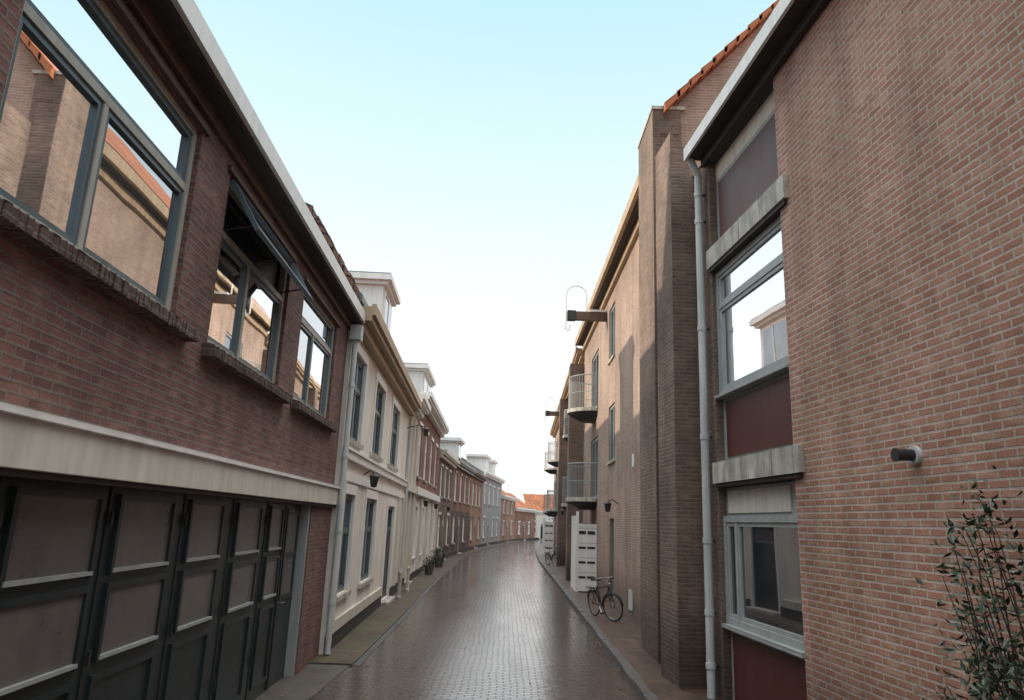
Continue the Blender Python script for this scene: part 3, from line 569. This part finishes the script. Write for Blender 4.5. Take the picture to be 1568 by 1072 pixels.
for x,y,s in ((-3.45,34.5,1.1),(-3.5,40.2,1.3)): pot(x,y,.03,s)
def bollard(x,y):
    E=empty('bollard',(x,y,0));p=MB();p.lathe((x,y),[(.09,.02),(.09,.1),(.06,.13),(.055,.75),(.07,.78),(.07,.83),(.04,.88),(0,.89)],STONE,14);p.fin('post',E)
bollard(-3.3,23.9);bollard(-3.35,26.3)
# ------------------------------------------------------------ shrub near the right wall
E=empty('shrub',(3.3,4.5,.1));s=MB();l=MB()
def leaf(c,sz):
    u=Vector((random.gauss(0,1),random.gauss(0,1),random.gauss(0,.7))).normalized()*sz;n=Vector((random.gauss(0,.6),random.gauss(0,.6),1));v=u.cross(n).normalized()*sz*.42;f=u.cross(v).normalized()*sz*.15
    i=len(l.v);l.v+=[c-u,c+v+f,c+u,c-v+f];k=l.mi(LEAF)
    l.f+= [[i,i+1,i+2],[i,i+2,i+3]];l.m+=[k,k];l.uv+=[[(0,0)]*3]*2
for k in range(80):
    base=Vector((3.4+random.uniform(-.12,.12),4.5+random.uniform(-.15,.25),.1))
    a=random.uniform(0,6.28);sp=random.uniform(.2,.85);top=base+Vector((math.cos(a)*sp*.75,math.sin(a)*sp,random.uniform(1.3,3.0)))
    if top.x>3.65: top.x=3.65-random.random()*.5
    pts=[]
    for t in range(9):
        q=t/8;p=base.lerp(top,q);p+=Vector((math.cos(a)*sp*.5,math.sin(a)*sp*.5,0))*(q*q-q)*-.6+Vector((random.gauss(0,.015),random.gauss(0,.015),-.25*q**3));pts.append(p)
    for i in range(8): s.tube([pts[i],pts[i+1]],.008*(1-i/9)+.002,BARK,5)
    for i in range(2,9):
        for j in range(9 if i<8 else 14):
            p=pts[i]+Vector((random.gauss(0,.08),random.gauss(0,.08),random.gauss(0,.07)))
            if p.x<3.75: leaf(p,random.uniform(.022,.05))
s.fin('stems',E);l.fin('foliage',E)
fl=MB();LB=mat('dead_leaf',(.3,.16,.05),.8)
for k in range(320):
    y=random.uniform(8,30);x=random.choice([random.gauss(-2.6,.25),random.gauss(2.02,.08),random.uniform(-3.2,2)]) if random.random()<.8 else random.uniform(2.4,3.2)
    z=.112 if x>2.3 else (.037 if x<-2.7 and y>13.3 else .009);a=random.random()*6.28;r=random.uniform(.018,.04);c=Vector((x,y,z))
    if x<-3.2: continue
    i=len(fl.v);fl.v+=[c+Vector((r*math.cos(a),r*math.sin(a),0)),c+Vector((-r*.5*math.sin(a),r*.5*math.cos(a),.012)),c-Vector((r*math.cos(a),r*math.sin(a),0)),c+Vector((r*.5*math.sin(a),-r*.5*math.cos(a),.004))]
    fl.f.append([i,i+1,i+2,i+3]);fl.m.append(fl.mi(LB));fl.uv.append([(0,0)]*4)
fl.fin('fallen_leaves')
# ------------------------------------------------------------ sky, sun, camera
SA,SE=math.radians(-81),math.radians(15)
wd=bpy.data.worlds.new("World");sc.world=wd;wd.use_nodes=True;nt=wd.node_tree;L=nt.links;bg=nt.nodes['Background']
sk=nt.nodes.new('ShaderNodeTexSky');sk.sky_type='NISHITA';sk.sun_disc=False;sk.sun_elevation=SE;sk.sun_rotation=SA;sk.dust_density=1.5;sk.air_density=1.0;sk.ozone_density=1.5
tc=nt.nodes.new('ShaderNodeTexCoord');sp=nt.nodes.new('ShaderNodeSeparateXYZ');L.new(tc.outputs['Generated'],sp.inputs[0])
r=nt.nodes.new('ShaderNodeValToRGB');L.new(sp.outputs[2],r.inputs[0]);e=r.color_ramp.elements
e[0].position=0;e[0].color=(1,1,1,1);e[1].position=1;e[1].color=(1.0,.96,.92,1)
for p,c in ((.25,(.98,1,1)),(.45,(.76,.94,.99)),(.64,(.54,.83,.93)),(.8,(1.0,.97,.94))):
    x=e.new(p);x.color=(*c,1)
mr=nt.nodes.new('ShaderNodeMapRange');mr.inputs[1].default_value=.66;mr.inputs[2].default_value=.86;mr.inputs[3].default_value=8.6;mr.inputs[4].default_value=34;L.new(sp.outputs[2],mr.inputs[0])  # extra brightness added to the unseen overhead sky, to light the facades
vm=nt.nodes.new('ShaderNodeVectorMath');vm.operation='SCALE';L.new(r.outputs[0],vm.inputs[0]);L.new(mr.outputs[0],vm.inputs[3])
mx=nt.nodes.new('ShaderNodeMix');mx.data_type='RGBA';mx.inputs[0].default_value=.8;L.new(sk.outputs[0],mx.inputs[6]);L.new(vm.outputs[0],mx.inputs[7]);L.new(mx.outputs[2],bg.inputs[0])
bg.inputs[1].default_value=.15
sl=bpy.data.lights.new("sun",'SUN');sl.energy=4.0;sl.angle=math.radians(.8);sl.color=(1,.85,.66);so=bpy.data.objects.new("sun",sl);bpy.context.collection.objects.link(so)
so.rotation_euler=Vector((math.sin(SA)*math.cos(SE),math.cos(SA)*math.cos(SE),math.sin(SE))).to_track_quat('Z','Y').to_euler()
f=1096.;th=math.atan(264/f);ro=math.radians(2.15)
F=Vector((0,math.cos(th),math.sin(th)));U_=Vector((0,-math.sin(th),math.cos(th)));R_=Vector((1,0,0))
R=R_*math.cos(ro)+U_*math.sin(ro);U=U_*math.cos(ro)-R_*math.sin(ro)
cd=bpy.data.cameras.new("camera");cam=bpy.data.objects.new("camera",cd);bpy.context.collection.objects.link(cam)
M=Matrix((R,U,-F)).transposed().to_4x4();M.translation=Vector((0,0,2.5));cam.matrix_world=M
cd.sensor_width=36;cd.lens=36*f/1568;cd.clip_end=2000;cd.clip_start=.05;sc.camera=cam
sc.view_settings.view_transform='Standard';sc.view_settings.look='None';sc.view_settings.exposure=0
